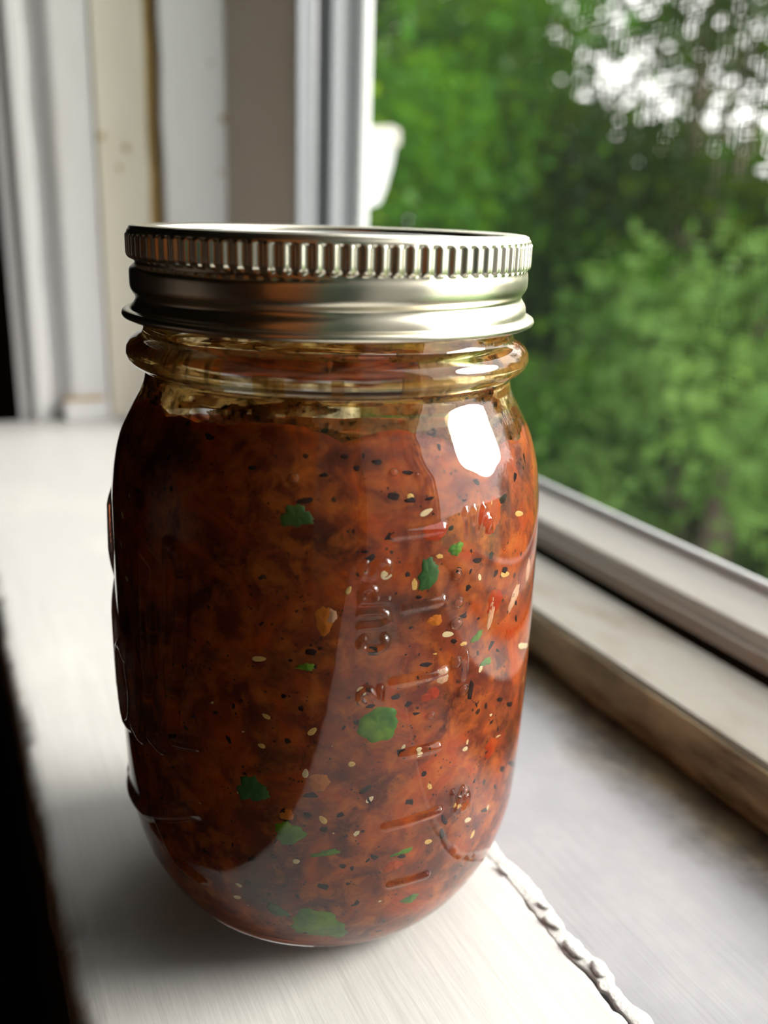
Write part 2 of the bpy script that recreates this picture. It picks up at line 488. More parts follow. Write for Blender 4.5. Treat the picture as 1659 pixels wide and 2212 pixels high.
# near jamb (behind the camera, seen only in reflections)
tn = setp(empty('trim_3', (0.05, Y0, 0)), 'white painted near window jamb', kind='structure')
boxes('jamb_board', [(-0.07, 0.067, 0.0005, 0.014, 0.0002, ZT)], M['jambwhite'], tn, 0.001)
boxes('stop_board', [(0.03, 0.067, 0.0145, 0.022, 0.0002, ZT)], M['jambwhite'], tn, 0.001)

# white wedge-shaped fitting on the outside of the far frame
br = empty('shutter_bracket', (0.2075, 0.437, 0.139))
br.scale = (1.13, 1.13, 1.13)
setp(br, 'small white wedge-shaped bracket outside the far window frame', 'bracket')
extrude('bracket_plate', [(-0.0085, 0.0), (-0.0085, 0.0425), (0.005, 0.0440), (0.0095, 0.0425), (0.0105, 0.036), (0.0085, 0.025), (0.0045, 0.0105), (0.0005, 0.002)], 'y', -0.006, 0.006, M['vinyl'], br)
extrude('bracket_cap', [(-0.0085, 0.030), (-0.0085, 0.0435), (0.006, 0.0452), (0.0115, 0.0430), (0.0118, 0.0350), (0.004, 0.0320)], 'y', -0.0085, -0.0062, M['frame'], br)

# ------------------------------------------------------------------ mason jar
ZK = np.array([0, 0.6, 2, 5, 10, 16, 25, 40, 60, 75, 85, 92, 98, 103, 106, 108])
RK = np.array([25.2, 27.2, 29.4, 32.6, 35.9, 38.5, 40.4, 41.1, 41.3, 41.25, 41.1, 40.4, 38.9, 36.5, 34.9, 34.1])


def pchip(x, y, q):
    h = np.diff(x); d = np.diff(y) / h
    mm = np.zeros(len(x)); mm[0], mm[-1] = d[0], d[-1]
    for i in range(1, len(x) - 1):
        if d[i - 1] * d[i] > 0:
            w1, w2 = 2 * h[i] + h[i - 1], h[i] + 2 * h[i - 1]
            mm[i] = (w1 + w2) / (w1 / d[i - 1] + w2 / d[i])
    i = np.clip(np.searchsorted(x, q) - 1, 0, len(h) - 1)
    t = (q - x[i]) / h[i]
    return ((1 + 2 * t) * (1 - t) ** 2 * y[i] + t * (1 - t) ** 2 * h[i] * mm[i] + t * t * (3 - 2 * t) * y[i + 1] + t * t * (t - 1) * h[i] * mm[i + 1])


def r_out(z): return pchip(ZK, RK, np.asarray(z, float))


WALL = 2.5


def r_in(z):
    z = np.asarray(z, float)
    return r_out(np.clip(z, 3.0, 108)) - WALL - np.clip(11 - z, 0, 9) * 0.36


# raised marks on the glass: polylines in (arc mm, z mm), arc = 41.3 * angle
R0 = 41.3
A = lambda deg: math.radians(deg) * R0
STROKES = []          # (points, half width, height)
for a0, z0, a1, z1 in ((-97.3, 89.9, -85.2, 90.1), (-93.9, 77.4, -84.8, 77.8), (-96.4, 64.3, -83.1, 64.6), (-93.3, 50.4, -83.9, 50.3), (-97.2, 36.4, -82.2, 36.9), (-95.1, 23.5, -84.3, 23.3)):
    STROKES.append(([(A(a0), z0), (A(a1), z1)], 0.62, 0.65))


def arc(cx, cy, rx, ry, a0, a1, n=10):
    return [(cx + rx * math.cos(t), cy + ry * math.sin(t)) for t in np.linspace(math.radians(a0), math.radians(a1), n)]


GLY = {   # unit box 0..1 wide, 0..1 high
    'C': [arc(.5, .5, .42, .5, 50, 310)],
    'U': [[(.1, 1), (.1, .35)] + arc(.5, .35, .4, .35, 180, 360) + [(.9, 1)]],
    'P': [[(.12, 0), (.12, 1)] + [(.5, 1)] + arc(.5, .74, .38, .26, 90, -90) + [(.12, .48)]],
    'S': [arc(.5, .75, .38, .25, 30, 270) + arc(.5, .25, .38, .25, 90, -150)],
    '2': [arc(.5, .7, .38, .3, 160, -30) + [(.1, 0), (.9, 0)]],
    '1': [[(.25, .8), (.5, 1), (.5, 0)]],
    '/': [[(.1, 0), (.9, 1)]],
}
# CUPS reads upwards: letter up = towards smaller angle, letter right = +z
def glyph_up(ch, s0, z0, hgt, wid, hw=0.45, hh=0.62):
    for pl in GLY[ch]:
        STROKES.append(([(s0 - v * hgt, z0 + u * wid) for u, v in pl], hw, hh))
def glyph_flat(ch, s0, z0, hgt, wid, hw=0.40, hh=0.55):
    for pl in GLY[ch]:
        STROKES.append(([(s0 + u * wid, z0 + v * hgt) for u, v in pl], hw, hh))
for i, ch in enumerate('CUPS'): glyph_up(ch, A(-98.4), 70.2 + i * 4.3, 4.3, 3.1)
glyph_up('2', A(-99.5), 60.9, 3.4, 3.0)
glyph_flat('1', A(-79.5), 88.2, 4, 1.6); glyph_flat('1', A(-76.5), 90, 2.2, 1.0); glyph_flat('/', A(-75), 88.6, 3.6, 1.8); glyph_flat('2', A(-72.4), 88, 2.2, 1.6)
glyph_flat('1', A(-78), 62.3, 4.4, 1.8)
glyph_flat('1', A(-79), 37.2, 2.4, 1.0); glyph_flat('/', A(-77.3), 35.4, 4, 1.9); glyph_flat('2', A(-74.5), 35, 2.4, 1.8)
# script lettering on the room side of the jar, seen edge-on at the left outline
LX = A(-196)
def script(pts, hw=1.15, hh=0.95):
    STROKES.append(([(LX + u, v) for u, v in pts], hw, hh))
script([(-12, 38), (-10, 60), (-8, 82)])
script([(-16, 80), (-8, 86), (2, 84), (4, 76), (-3, 68), (-8, 66)])
script([(-3, 67), (6, 62), (5, 48), (-4, 40), (-14, 38)])
script(arc(13, 52, 5, 8, 60, 400, 16)); script([(18, 60), (18.5, 46), (21, 45)])
script([(22, 46), (27, 62), (28.5, 80), (25.5, 82), (24.5, 66), (25, 47), (28, 46)])
script([(29, 47), (34, 64), (35.5, 84), (32.5, 85), (31.5, 68), (32, 49), (37, 50)])
script([(-16, 27), (2, 25), (20, 28), (36, 36)], 1.3, 1.0)
script([(24, 31), (30, 22), (36, 20)], 0.9, 0.8)


def emboss(s, z):
    h = np.zeros_like(s)
    for pts, hw, hh in STROKES:
        p = np.array(pts)
        lo, hi = p.min(0) - 2, p.max(0) + 2
        k = (s > lo[0]) & (s < hi[0]) & (z > lo[1]) & (z < hi[1])
        if not k.any(): continue
        S, Z = s[k], z[k]; d = np.full(S.shape, 9.0)
        for a, b in zip(p[:-1], p[1:]):
            v = b - a; t = np.clip(((S - a[0]) * v[0] + (Z - a[1]) * v[1]) / max(v @ v, 1e-9), 0, 1)
            d = np.minimum(d, np.hypot(S - a[0] - t * v[0], Z - a[1] - t * v[1]))
        q = np.clip(1 - (d / (hw * 1.5)) ** 2, 0, 1) ** 1.2 * hh
        h[k] = np.maximum(h[k], q)
    return h


def revolve(R, Z, ang, closed_top=None, name='m', flip=False):
    """R, Z: (rows, cols) in mm; returns verts, quads"""
    n, k = R.shape
    V = np.stack([R * np.cos(ang), R * np.sin(ang), Z], -1).reshape(-1, 3) * MM
    I = np.arange(n - 1)[:, None] * k; J = np.arange(k)[None]
    a = I + J; b = I + (J + 1) % k
    Q = np.stack([a, b, b + k, a + k], -1).reshape(-1, 4)
    if flip: Q = Q[:, ::-1]
    return V, Q


def cols(segs):
    out = []
    for a0, a1, st in segs:
        n = max(1, int(round((a1 - a0) / st))); out += list(a0 + (a1 - a0) * np.arange(n) / n)
    return np.radians(np.array(out))


def glass_body():
    ang = cols([(-250, -146, 0.42), (-146, -112, 1.2), (-112, -66, 0.30), (-66, 110, 1.6)])
    k = len(ang)
    # outer column of (r,z): base ring, body, neck with transfer collar, finish under the lid, rim
    zb = np.concatenate([np.array([0, .3, .6, 1.2, 2, 3, 4, 5, 6.5, 8, 10, 12, 14]), np.arange(15, 100, 0.35), np.arange(100, 108.1, 0.6)])
    rb = r_out(zb)
    base = [(0.01, 2.6), (12, 2.3), (20, 1.4), (23.2, 0.4), (24.2, 0.05)]
    neck = [(34.0, 108.8), (33.95, 109.6), (34.1, 110.1), (34.9, 110.5), (36.0, 111.1), (36.8, 112.0), (37.1, 113.1), (36.9, 114.2), (36.2, 115.2), (35.2, 115.9), (34.2, 116.4), (33.9, 117.2),
            (33.8, 118.5), (33.6, 121), (33.5, 124), (34.2, 125), (34.2, 126), (33.5, 127), (33.3, 129.5), (33.0, 131.2), (32.2, 132.0), (31.3, 132.1), (30.7, 131.6)]
    r = np.concatenate([[p[0] for p in base], rb, [p[0] for p in neck]])
    z = np.concatenate([[p[1] for p in base], zb, [p[1] for p in neck]])
    Rg = np.repeat(r[:, None], k, 1); Zg = np.repeat(z[:, None], k, 1)
    s = np.repeat((ang * R0)[None], len(r), 0)
    E_ = emboss(s, Zg)
    E_[:len(base) + 10] = 0; E_[len(base) + len(zb):] = 0
    # very slight waviness of old pressed glass
    wob = 0.05 * np.sin(3 * ang + 0.4)[None] * np.sin(Zg / 13) + 0.04 * np.sin(7 * ang)[None] * np.cos(Zg / 9)
    Rg = Rg + E_ + wob * (Rg > 30)
    # inner wall going down
    zi = np.concatenate([np.arange(131, 119, -1.5), np.arange(119, 100, -0.8), np.arange(100, 12, -3.0), np.array([12, 10.5, 9.5, 8.5, 7.7, 7.1])])
    ri = np.where(zi > 108, 30.9 + 0.2 * np.sin(zi), 0); 
    zc = np.clip(zi, 0, 108)
    rr = r_in(zc); tt = np.clip((zi - 106) / 5, 0, 1); tt = tt * tt * (3 - 2 * tt)
    ri = rr * (1 - tt) + 31.0 * tt
    Ri = np.repeat(ri[:, None], k, 1); Zi = np.repeat(zi[:, None], k, 1)
    cap_r = np.array([26, 18, 9, 0.01]); cap_z = np.array([6.7, 7.1, 7.7, 8.1])
    R = np.concatenate([Rg, Ri, np.repeat(cap_r[:, None], k, 1)]); Z = np.concatenate([Zg, Zi, np.repeat(cap_z[:, None], k, 1)])
    return revolve(R, Z, ang[None])


t = NT('clear_jar_glass')
g = t.n('BsdfPrincipled'); g.inputs['Base Color'].default_value = (0.985, 0.99, 0.975, 1)
g.inputs['Roughness'].default_value = 0.0; g.inputs['IOR'].default_value = 1.5
g.inputs['Transmission Weight'].default_value = 1.0
t.l(g.outputs[0], t.out.inputs[0]); M['glass'] = t.m

jar = empty('mason_jar', (0, 0, 0))
setp(jar, 'clear glass canning jar with a silver screw lid standing on the sill', 'jar')
V, Q = glass_body()
gl = link('glass_body', qmesh('glass_body', V, Q), M['glass'], jar)
gl['label'] = 'clear glass with raised measuring marks'


# ------------------------------------------------------------------ lid: knurled screw band and flat disc
def metal(name, c, rough):
    t = NT(name)
    v = t.coord((1, 1, 0.15))
    n1 = t.noise(t.coord((1, 1, 12)), 700, 3); n2 = t.noise(v, 90, 3)
    b = t.bump(n1, 0.06, 0.0002)
    rg = t.math('ADD', t.math('MULTIPLY', n2, 0.10), rough - 0.05)
    col = t.mix(t.ramp(n2, [(0.3, 0.0), (0.8, 0.25)]), c, tuple(x * 0.85 for x in c))
    p = t.bsdf(col, rg, b, Metallic=1.0)
    p.inputs['Anisotropic'].default_value = 0.3
    return t.m


M['tin'] = metal('tinplate_band', (0.87, 0.82, 0.67), 0.25)
M['disc'] = metal('tinplate_disc', (0.78, 0.77, 0.72), 0.22)


def band():
    NK = 92
    k = NK * 10
    ang = np.linspace(-PI, PI, k, endpoint=False)
    zo = np.concatenate([np.linspace(134.2, 128.2, 34), np.linspace(128.0, 120.9, 36)])
    rows_r, rows_z = [], []
    top = [(30.6, 133.6), (30.7, 134.3), (31.2, 134.65), (32.0, 134.7), (33.4, 134.75), (34.4, 134.85), (35.1, 134.75), (35.6, 134.5)]
    for r, z in top: rows_r.append(np.full(k, r)); rows_z.append(np.full(k, z))
    fl = 0.5 + 0.5 * np.cos(ang * NK)             # flutes
    fl = np.clip(fl * 1.5 - 0.25, 0, 1)
    # helical groove: climbs from left to right across the front
    th = (ang + PI + math.radians(60)) % (2 * PI)            # 0 .. 2pi starting behind
    zc = 120.8 + 1.2 + 3.6 * (th / (2 * PI)) ** 1.0
    for z in zo:
        base = 36.0 if z > 129.2 else 35.9
        r = np.full(k, base)
        if z > 133.6: r -= 0.35 * ((z - 133.6) / 0.6) ** 2
        e = np.clip((z - 128.7) / 0.5, 0, 1) * np.clip((133.5 - z) / 0.35, 0, 1)
        r = r + 0.30 * e - 0.62 * e * fl
        # soft waist under the knurl
        wl = np.clip((np.cos(ang - math.radians(178)) + 0.2), 0, 1)
        r = r - (0.15 + 0.95 * wl) * np.exp(-((z - 128.6) / 0.75) ** 2)
        # thread groove
        d = z - zc
        r = r - 0.95 * np.exp(-(d / 1.15) ** 2) * np.clip((z - 120.6) / 0.8, 0, 1)
        rows_r.append(r); rows_z.append(np.full(k, z))
    bead_ = [(35.9, 120.75), (36.3, 120.72), (36.9, 120.6), (37.35, 120.3), (37.5, 119.85), (37.3, 119.4), (36.8, 119.15), (36.2, 119.3), (35.9, 119.7), (35.6, 120.2)]
    for r, z in bead_: rows_r.append(np.full(k, r)); rows_z.append(np.full(k, z))
    inn = [(34.75, 120.8), (34.75, 125), (34.9, 130), (34.9, 133), (33.5, 134.0), (31.0, 134.05)]
    for r, z in inn: rows_r.append(np.full(k, r)); rows_z.append(np.full(k, z))
    rows_r.append(rows_r[0]); rows_z.append(rows_z[0])
    return revolve(np.array(rows_r), np.array(rows_z), ang[None], flip=True)


V, Q = band()
bd = link('screw_band', qmesh('screw_band', V, Q), M['tin'], jar)
bd['label'] = 'silver knurled screw band'
dp = [(0.01, 133.45), (12, 133.45), (22, 133.42), (24.5, 133.35), (25.2, 132.85), (26.6, 132.75), (27.4, 133.3), (28.2, 133.75), (31.5, 133.8), (33.2, 133.7), (33.2, 132.6), (31, 132.3), (28, 132.35), (26, 132.2), (20, 132.6), (0.01, 132.7)]
ad = np.linspace(-PI, PI, 128, endpoint=False)
V, Q = revolve(np.repeat(np.array([[p[0]] for p in dp]), 128, 1), np.repeat(np.array([[p[1]] for p in dp]), 128, 1), ad[None])
dc = link('lid_disc', qmesh('lid_disc', V, Q), M['disc'], jar)
dc['label'] = 'flat silver lid disc'

# ------------------------------------------------------------------ salsa
LV = np.array([(-180, 106.2), (-161.6, 106.2), (-151, 105.7), (-140, 106.7), (-131.8, 107.2), (-127.5, 107.6), (-118.6, 107.3), (-113.4, 106.5), (-108.4, 105.0), (-102, 105.8), (-94, 106.3), (-87, 106.1), (-79.8, 105),
               (-76, 103.5), (-68.6, 101.2), (-53.7, 101.6), (-30, 102.5), (0, 100), (40, 98.5), (90, 98), (130, 99.5), (160, 103), (180, 106.2)])


def sauce_mat():
    t = NT('roasted_tomato_salsa')
    v = t.coord()
    n1 = t.noise(v, 85, 5, 0.62, 0.8); n2 = t.noise(v, 230, 4, 0.62, 0.5); n3 = t.noise(v, 60, 4, 0.55)
    col = t.ramp(n1, [(0.30, (0.045, 0.010, 0.006)), (0.42, (0.14, 0.024, 0.010)), (0.52, (0.24, 0.045, 0.012)), (0.62, (0.42, 0.070, 0.006)), (0.74, (0.33, 0.024, 0.005))])
    col = t.mix(t.ramp(n2, [(0.46, 0.0), (0.70, 0.75)]), col, (0.54, 0.145, 0.018))
    col = t.mix(t.ramp(n3, [(0.56, 0.0), (0.68, 0.7)]), col, (0.050, 0.020, 0.009))
    # tiny pepper-like char specks
    dark = None
    for sc, lim, g0, g1 in ((330, 0.16, 0.58, 0.64), (620, 0.17, 0.57, 0.63), (1000, 0.18, 0.56, 0.62)):
        vo = t.n('TexVoronoi'); vo.inputs['Scale'].default_value = sc
        wv = t.n('VectorMath', operation='ADD'); nn = t.n('TexNoise'); nn.inputs['Scale'].default_value = sc * 1.2
        t.l(v, nn.inputs['Vector'])
        sm = t.n('VectorMath', operation='SCALE'); sm.inputs['Scale'].default_value = 0.5 / sc
        t.l(nn.outputs['Color'], sm.inputs[0]); t.l(v, wv.inputs[0]); t.l(sm.outputs[0], wv.inputs[1])
        t.l(wv.outputs[0], vo.inputs['Vector'])
        gt = t.ramp(t.noise(v, sc * 0.35, 2), [(g0, 0.0), (g1, 1.0)])
        d = t.math('MULTIPLY', t.ramp(vo.outputs['Distance'], [(lim, 1.0), (lim * 1.35, 0.0)]), gt)
        dark = d if dark is None else t.math('MAXIMUM', dark, d)
    col = t.mix(t.math('MULTIPLY', dark, 0.92), col, (0.022, 0.012, 0.010))
    p = t.bsdf(col, 0.45, None)
    p.inputs['Subsurface Weight'].default_value = 0.38
    p.inputs['Subsurface Radius'].default_value = (1.0, 0.30, 0.10)
    p.inputs['Subsurface Scale'].default_value = 0.004
    p.inputs['Specular IOR Level'].default_value = 0.2
    return t.m


M['sauce'] = sauce_mat()
salsa = empty('salsa', (0, 0, 0.006))
setp(salsa, 'chunky brown-red roasted tomato salsa with seeds and herb pieces filling the jar', 'salsa')
SZ = np.array([0, 0, 0.006])


def sauce_mesh():
    k = 360
    ang = np.linspace(-PI, PI, k, endpoint=False); dg = np.degrees(ang)
    lv = np.interp(dg, LV[:, 0], LV[:, 1]) - 2.0 + 0.6 * smooth_noise(k, 8, 41) + 0.2 * smooth_noise(k, 2, 42)
    lv[-6:] = lv[-6] + (lv[0] - lv[-6]) * np.arange(6) / 6
    rowsR, rowsZ = [], []
    for r, z in ((0.01, 7.95), (12, 7.55), (22, 6.95)): rowsR.append(np.full(k, r)); rowsZ.append(np.full(k, z))
    for u in np.linspace(0, 1, 90):
        z = 7.0 + (lv - 7.0) * u
        rowsZ.append(z)
        tt = np.clip((z - 106) / 5, 0, 1); tt = tt * tt * (3 - 2 * tt)
        rowsR.append(r_in(np.clip(z, 0, 108)) * (1 - tt) + 31.0 * tt + 0.06)
    for f, dz in ((0.985, .1), (0.96, -.8), (0.90, -3.8), (0.8, -6.6), (0.6, -7.2), (0.4, -6.6), (0.2, -7.0)):
        rowsR.append(rowsR[92] * f); rowsZ.append((lv + dz) * f ** 1.0 * 1.0 * 0 + lv * f + 104.5 * (1 - f) + dz + 0.6 * smooth_noise(k, 10, int(f * 100)))
    rowsR.append(np.full(k, 0.01)); rowsZ.append(np.full(k, 97.6))
    return revolve(np.array(rowsR), np.array(rowsZ), ang[None])


V, Q = sauce_mesh()
link('sauce', qmesh('sauce', V - SZ, Q), M['sauce'], salsa)

# smears of salsa left on the inside of the neck
def fbm(x, y, seed):
    v = 0
    r_ = np.random.default_rng(seed)
    for o in range(4):
        n = 6 * 2 ** o
        gr = r_.uniform(-1, 1, (n + 2, n + 2)); gr[-2:] = gr[:2]
        X, Y = (x % 1) * n, (y % 1) * n
        i, j = X.astype(int) % n, Y.astype(int) % n; fx, fy = X - np.floor(X), Y - np.floor(Y)
        fx, fy = fx * fx * (3 - 2 * fx), fy * fy * (3 - 2 * fy)
        a = gr[i, j] * (1 - fx) + gr[i + 1, j] * fx; b = gr[i, j + 1] * (1 - fx) + gr[i + 1, j + 1] * fx
        v = v + (a * (1 - fy) + b * fy) * 0.55 ** o
    return v


def smear(seed, z0, z1, thr, thick, name, mat, bias=None):
    na, nz = 720, 60
    ang = np.linspace(-PI, PI, na, endpoint=False); z = np.linspace(z0, z1, nz)
    Ag, Zg = np.meshgrid(ang, z, indexing='ij')
    f = fbm((Ag + PI) / (2 * PI) * 3.0, (Zg - 95) / 70 * 3.2, seed)
    if bias is not None: f = f + bias(np.degrees(Ag), Zg)
    h = np.clip((f - thr) * 2.5, 0, 1)
    tt = np.clip((Zg - 106) / 5, 0, 1); tt = tt * tt * (3 - 2 * tt)
    rw = r_in(np.clip(Zg, 0, 108)) * (1 - tt) + 31.0 * tt
    Ro, Ri_ = rw + 0.05, rw - 0.06 - thick * h
    keep = f > thr
    cell = keep & np.roll(keep, -1, 0); cell = cell[:, :-1] & cell[:, 1:]
    idx = np.arange(na * nz).reshape(na, nz); nx = np.roll(idx, -1, 0)
    a, b, c, d = idx[:, :-1][cell], nx[:, :-1][cell], nx[:, 1:][cell], idx[:, 1:][cell]
    N = na * nz
    Qo = np.stack([a, b, c, d], 1); Qi = np.stack([a, d, c, b], 1) + N
    # side walls
    edges = {}
    for q in Qo:
        for i in range(4):
            e = (q[i], q[(i + 1) % 4])
            if (e[1], e[0]) in edges: del edges[(e[1], e[0])]
            else: edges[e] = 1
    E2 = np.array(list(edges.keys()))
    Qs = np.stack([E2[:, 1], E2[:, 0], E2[:, 0] + N, E2[:, 1] + N], 1)
    Vv = np.concatenate([np.stack([R_ * np.cos(Ag), R_ * np.sin(Ag), Zg], -1).reshape(-1, 3) for R_ in (Ro, Ri_)]) * MM
    Qa = np.concatenate([Qo, Qi, Qs])
    used = np.unique(Qa); remap = np.zeros(2 * N, int); remap[used] = np.arange(len(used))
    return link(name, qmesh(name, Vv[used] - SZ, remap[Qa]), mat, salsa)


def smear_mat(name, c0, c1, alpha, top):
    t = NT(name); v = t.coord()
    n1 = t.noise(v, 160, 4, 0.65); n2 = t.noise(v, 600, 3, 0.6)
    col = t.ramp(n1, [(0.35, c0), (0.6, c1), (0.75, (0.10, 0.05, 0.03))])
    col = t.mix(t.ramp(n2, [(0.55, 0.0), (0.63, 0.85)]), col, (0.03, 0.02, 0.015))
    d = t.n('BsdfDiffuse'); t.l(col, d.inputs[0])
    tl = t.n('BsdfTranslucent'); t.l(col, tl.inputs[0])
    mx = t.n('MixShader'); mx.inputs[0].default_value = 0.7; t.l(d.outputs[0], mx.inputs[1]); t.l(tl.outputs[0], mx.inputs[2])
    tr_ = t.n('BsdfTransparent'); tr_.inputs[0].default_value = (0.97, 0.88, 0.66, 1); m2 = t.n('MixShader')
    t.l(t.ramp(t.math('MULTIPLY', t.math('ADD', n1, n2), 0.5), [(0.42, alpha), (0.62, top)]), m2.inputs[0])
    t.l(tr_.outputs[0], m2.inputs[1]); t.l(mx.outputs[0], m2.inputs[2]); t.l(m2.outputs[0], t.out.inputs[0])
    return t.m


M['smear'] = smear_mat('salsa_smear', (0.85, 0.60, 0.22), (0.62, 0.32, 0.09), 0.04, 0.55)
M['smear2'] = smear_mat('salsa_thick_smear', (0.45, 0.18, 0.06), (0.26, 0.09, 0.035), 0.45, 1.0)
smear(5, 100, 119, -0.9, 0.15, 'smear', M['smear'], lambda a, z: (108 - z) * 0.05)
smear(9, 100, 112, 0.30, 0.4, 'smear', M['smear2'], lambda a, z: (110 - z) * 0.07 + 0.12 * np.cos(np.radians(a + 40)))

# pieces in the salsa, pressed against the glass
def blob(seed, sub=1, rough=0.18, flat=1.0, teardrop=0.0):
    bm = bmesh.new(); bmesh.ops.create_icosphere(bm, subdivisions=sub, radius=1.0)
    r_ = random.Random(seed)
    for v in bm.verts:
        k = 1 + r_.uniform(-rough, rough)
        v.co *= k
        v.co.y *= 1 - teardrop * v.co.x * 0.5
        v.co.z *= flat
    me = bpy.data.meshes.new('piece'); bm.to_mesh(me); bm.free()
    return me


def food(name, c, c2, rough=0.4, sss=0.3, scale=300, spec=0.2):
    t = NT(name); v = t.coord((1, 1, 1))
    n = t.noise(v, scale * 0.01, 3)
    col = t.mix(t.ramp(n, [(0.35, 0.0), (0.7, 1.0)]), c, c2)
    p = t.bsdf(col, rough)
    p.inputs['Subsurface Weight'].default_value = sss
    p.inputs['Subsurface Radius'].default_value = (1, 0.5, 0.2); p.inputs['Subsurface Scale'].default_value = 0.0015
    p.inputs['Specular IOR Level'].default_value = spec
    return t.m


M['seed'] = food('seed_cream', (0.80, 0.58, 0.30), (0.86, 0.70, 0.45))
M['seed2'] = food('seed_golden', (0.72, 0.40, 0.10), (0.82, 0.55, 0.2))
M['char'] = food('charred_skin', (0.025, 0.016, 0.018), (0.04, 0.022, 0.018), 0.6, 0.0, 300, 0.03)
M['tomato'] = food('tomato_flesh', (0.34, 0.035, 0.008), (0.42, 0.075, 0.014), 0.6, 0.3, 25000, 0.05)
M['pepper'] = food('orange_flesh', (0.48, 0.13, 0.018), (0.56, 0.20, 0.035), 0.6, 0.3, 25000, 0.05)
M['onion'] = food('onion_flesh', (0.55, 0.30, 0.18), (0.66, 0.42, 0.27), 0.25, 0.5, 25000)
M['herb'] = food('cilantro_green', (0.025, 0.13, 0.010), (0.15, 0.30, 0.012), 0.4, 0.15, 22000)
M['herb2'] = food('dark_cilantro', (0.03, 0.10, 0.03), (0.05, 0.15, 0.03), 0.4, 0.1, 22000)

seed_me = [blob(i, 2, 0.05, 0.55, 0.45) for i in range(3)]
fleck_me = [blob(20 + i, 1, 0.33, 0.5) for i in range(5)]
tom_me = [blob(40 + i, 2, 0.12, 0.6) for i in range(3)]
for me in seed_me: me.name = 'seed'
for me in fleck_me: me.name = 'char_fleck'; me.materials.append(M['char'])
for me in tom_me: me.name = 'tomato_piece'
seed_a = [m_ for m_ in seed_me]
seed_b = [m_.copy() for m_ in seed_me]
for m_ in seed_a: m_.materials.append(M['seed'])
for m_ in seed_b: m_.materials.append(M['seed2'])
tom_b = [m_.copy() for m_ in tom_me]
for m_ in tom_me: m_.materials.append(M['tomato'])
for m_ in tom_b: m_.materials.append(M['pepper']); m_.name = 'pepper_piece'
on_me = blob(77, 2, 0.08, 0.6); on_me.materials.append(M['onion'])


def wall_r(z):
    tt = min(max((z - 106) / 5, 0), 1); tt = tt * tt * (3 - 2 * tt)
    return float(r_in(min(z, 108.0))) * (1 - tt) + 31.0 * tt


def on_wall(o, deg, z, L, Wd, rot, depth, proud=0.16):
    """ellipsoid lying on the inner wall: L, Wd full size in mm, rot in the wall plane (0 = along +angle)"""
    a = math.radians(deg); r = wall_r(z)
    sl = (wall_r(z + 1) - wall_r(z - 1)) / 2
    nrm = Vector((math.cos(a), math.sin(a), -sl)).normalized()
    tan = Vector((-math.sin(a), math.cos(a), 0)); up = nrm.cross(tan)
    R_ = math.radians(rot)
    e1 = tan * math.cos(R_) + up * math.sin(R_); e2 = nrm.cross(e1)
    p = Vector((r * math.cos(a), r * math.sin(a), z)) * MM + nrm * ((proud + 0.06) - depth) * MM - Vector(SZ)
    mt = Matrix(((e1.x, e2.x, nrm.x, p.x), (e1.y, e2.y, nrm.y, p.y), (e1.z, e2.z, nrm.z, p.z), (0, 0, 0, 1)))
    o.matrix_local = mt @ Matrix.Diagonal((L / 2 * MM, Wd / 2 * MM, depth * MM, 1))


def place(name, me, spec, depth=None, proud=0.16):
    deg, z, L, Wd, rot = spec
    o = bpy.data.objects.new(name, me); COL.objects.link(o); o.parent = salsa
    fl = 0.55 if me in seed_a or me in seed_b else 0.5
    d = (depth if depth else max(0.25, min(Wd * 0.4, 0.9)))
    # a flat lens bulging only a little through the sauce surface keeps its width on the glass
    on_wall(o, deg, z, L * 1.25, Wd * 1.25, rot, d * fl * 1.0, proud)
    return o


for me in seed_a + seed_b + fleck_me + tom_me + tom_b + [on_me]:
    me.polygons.foreach_set('use_smooth', np.ones(len(me.polygons), bool))

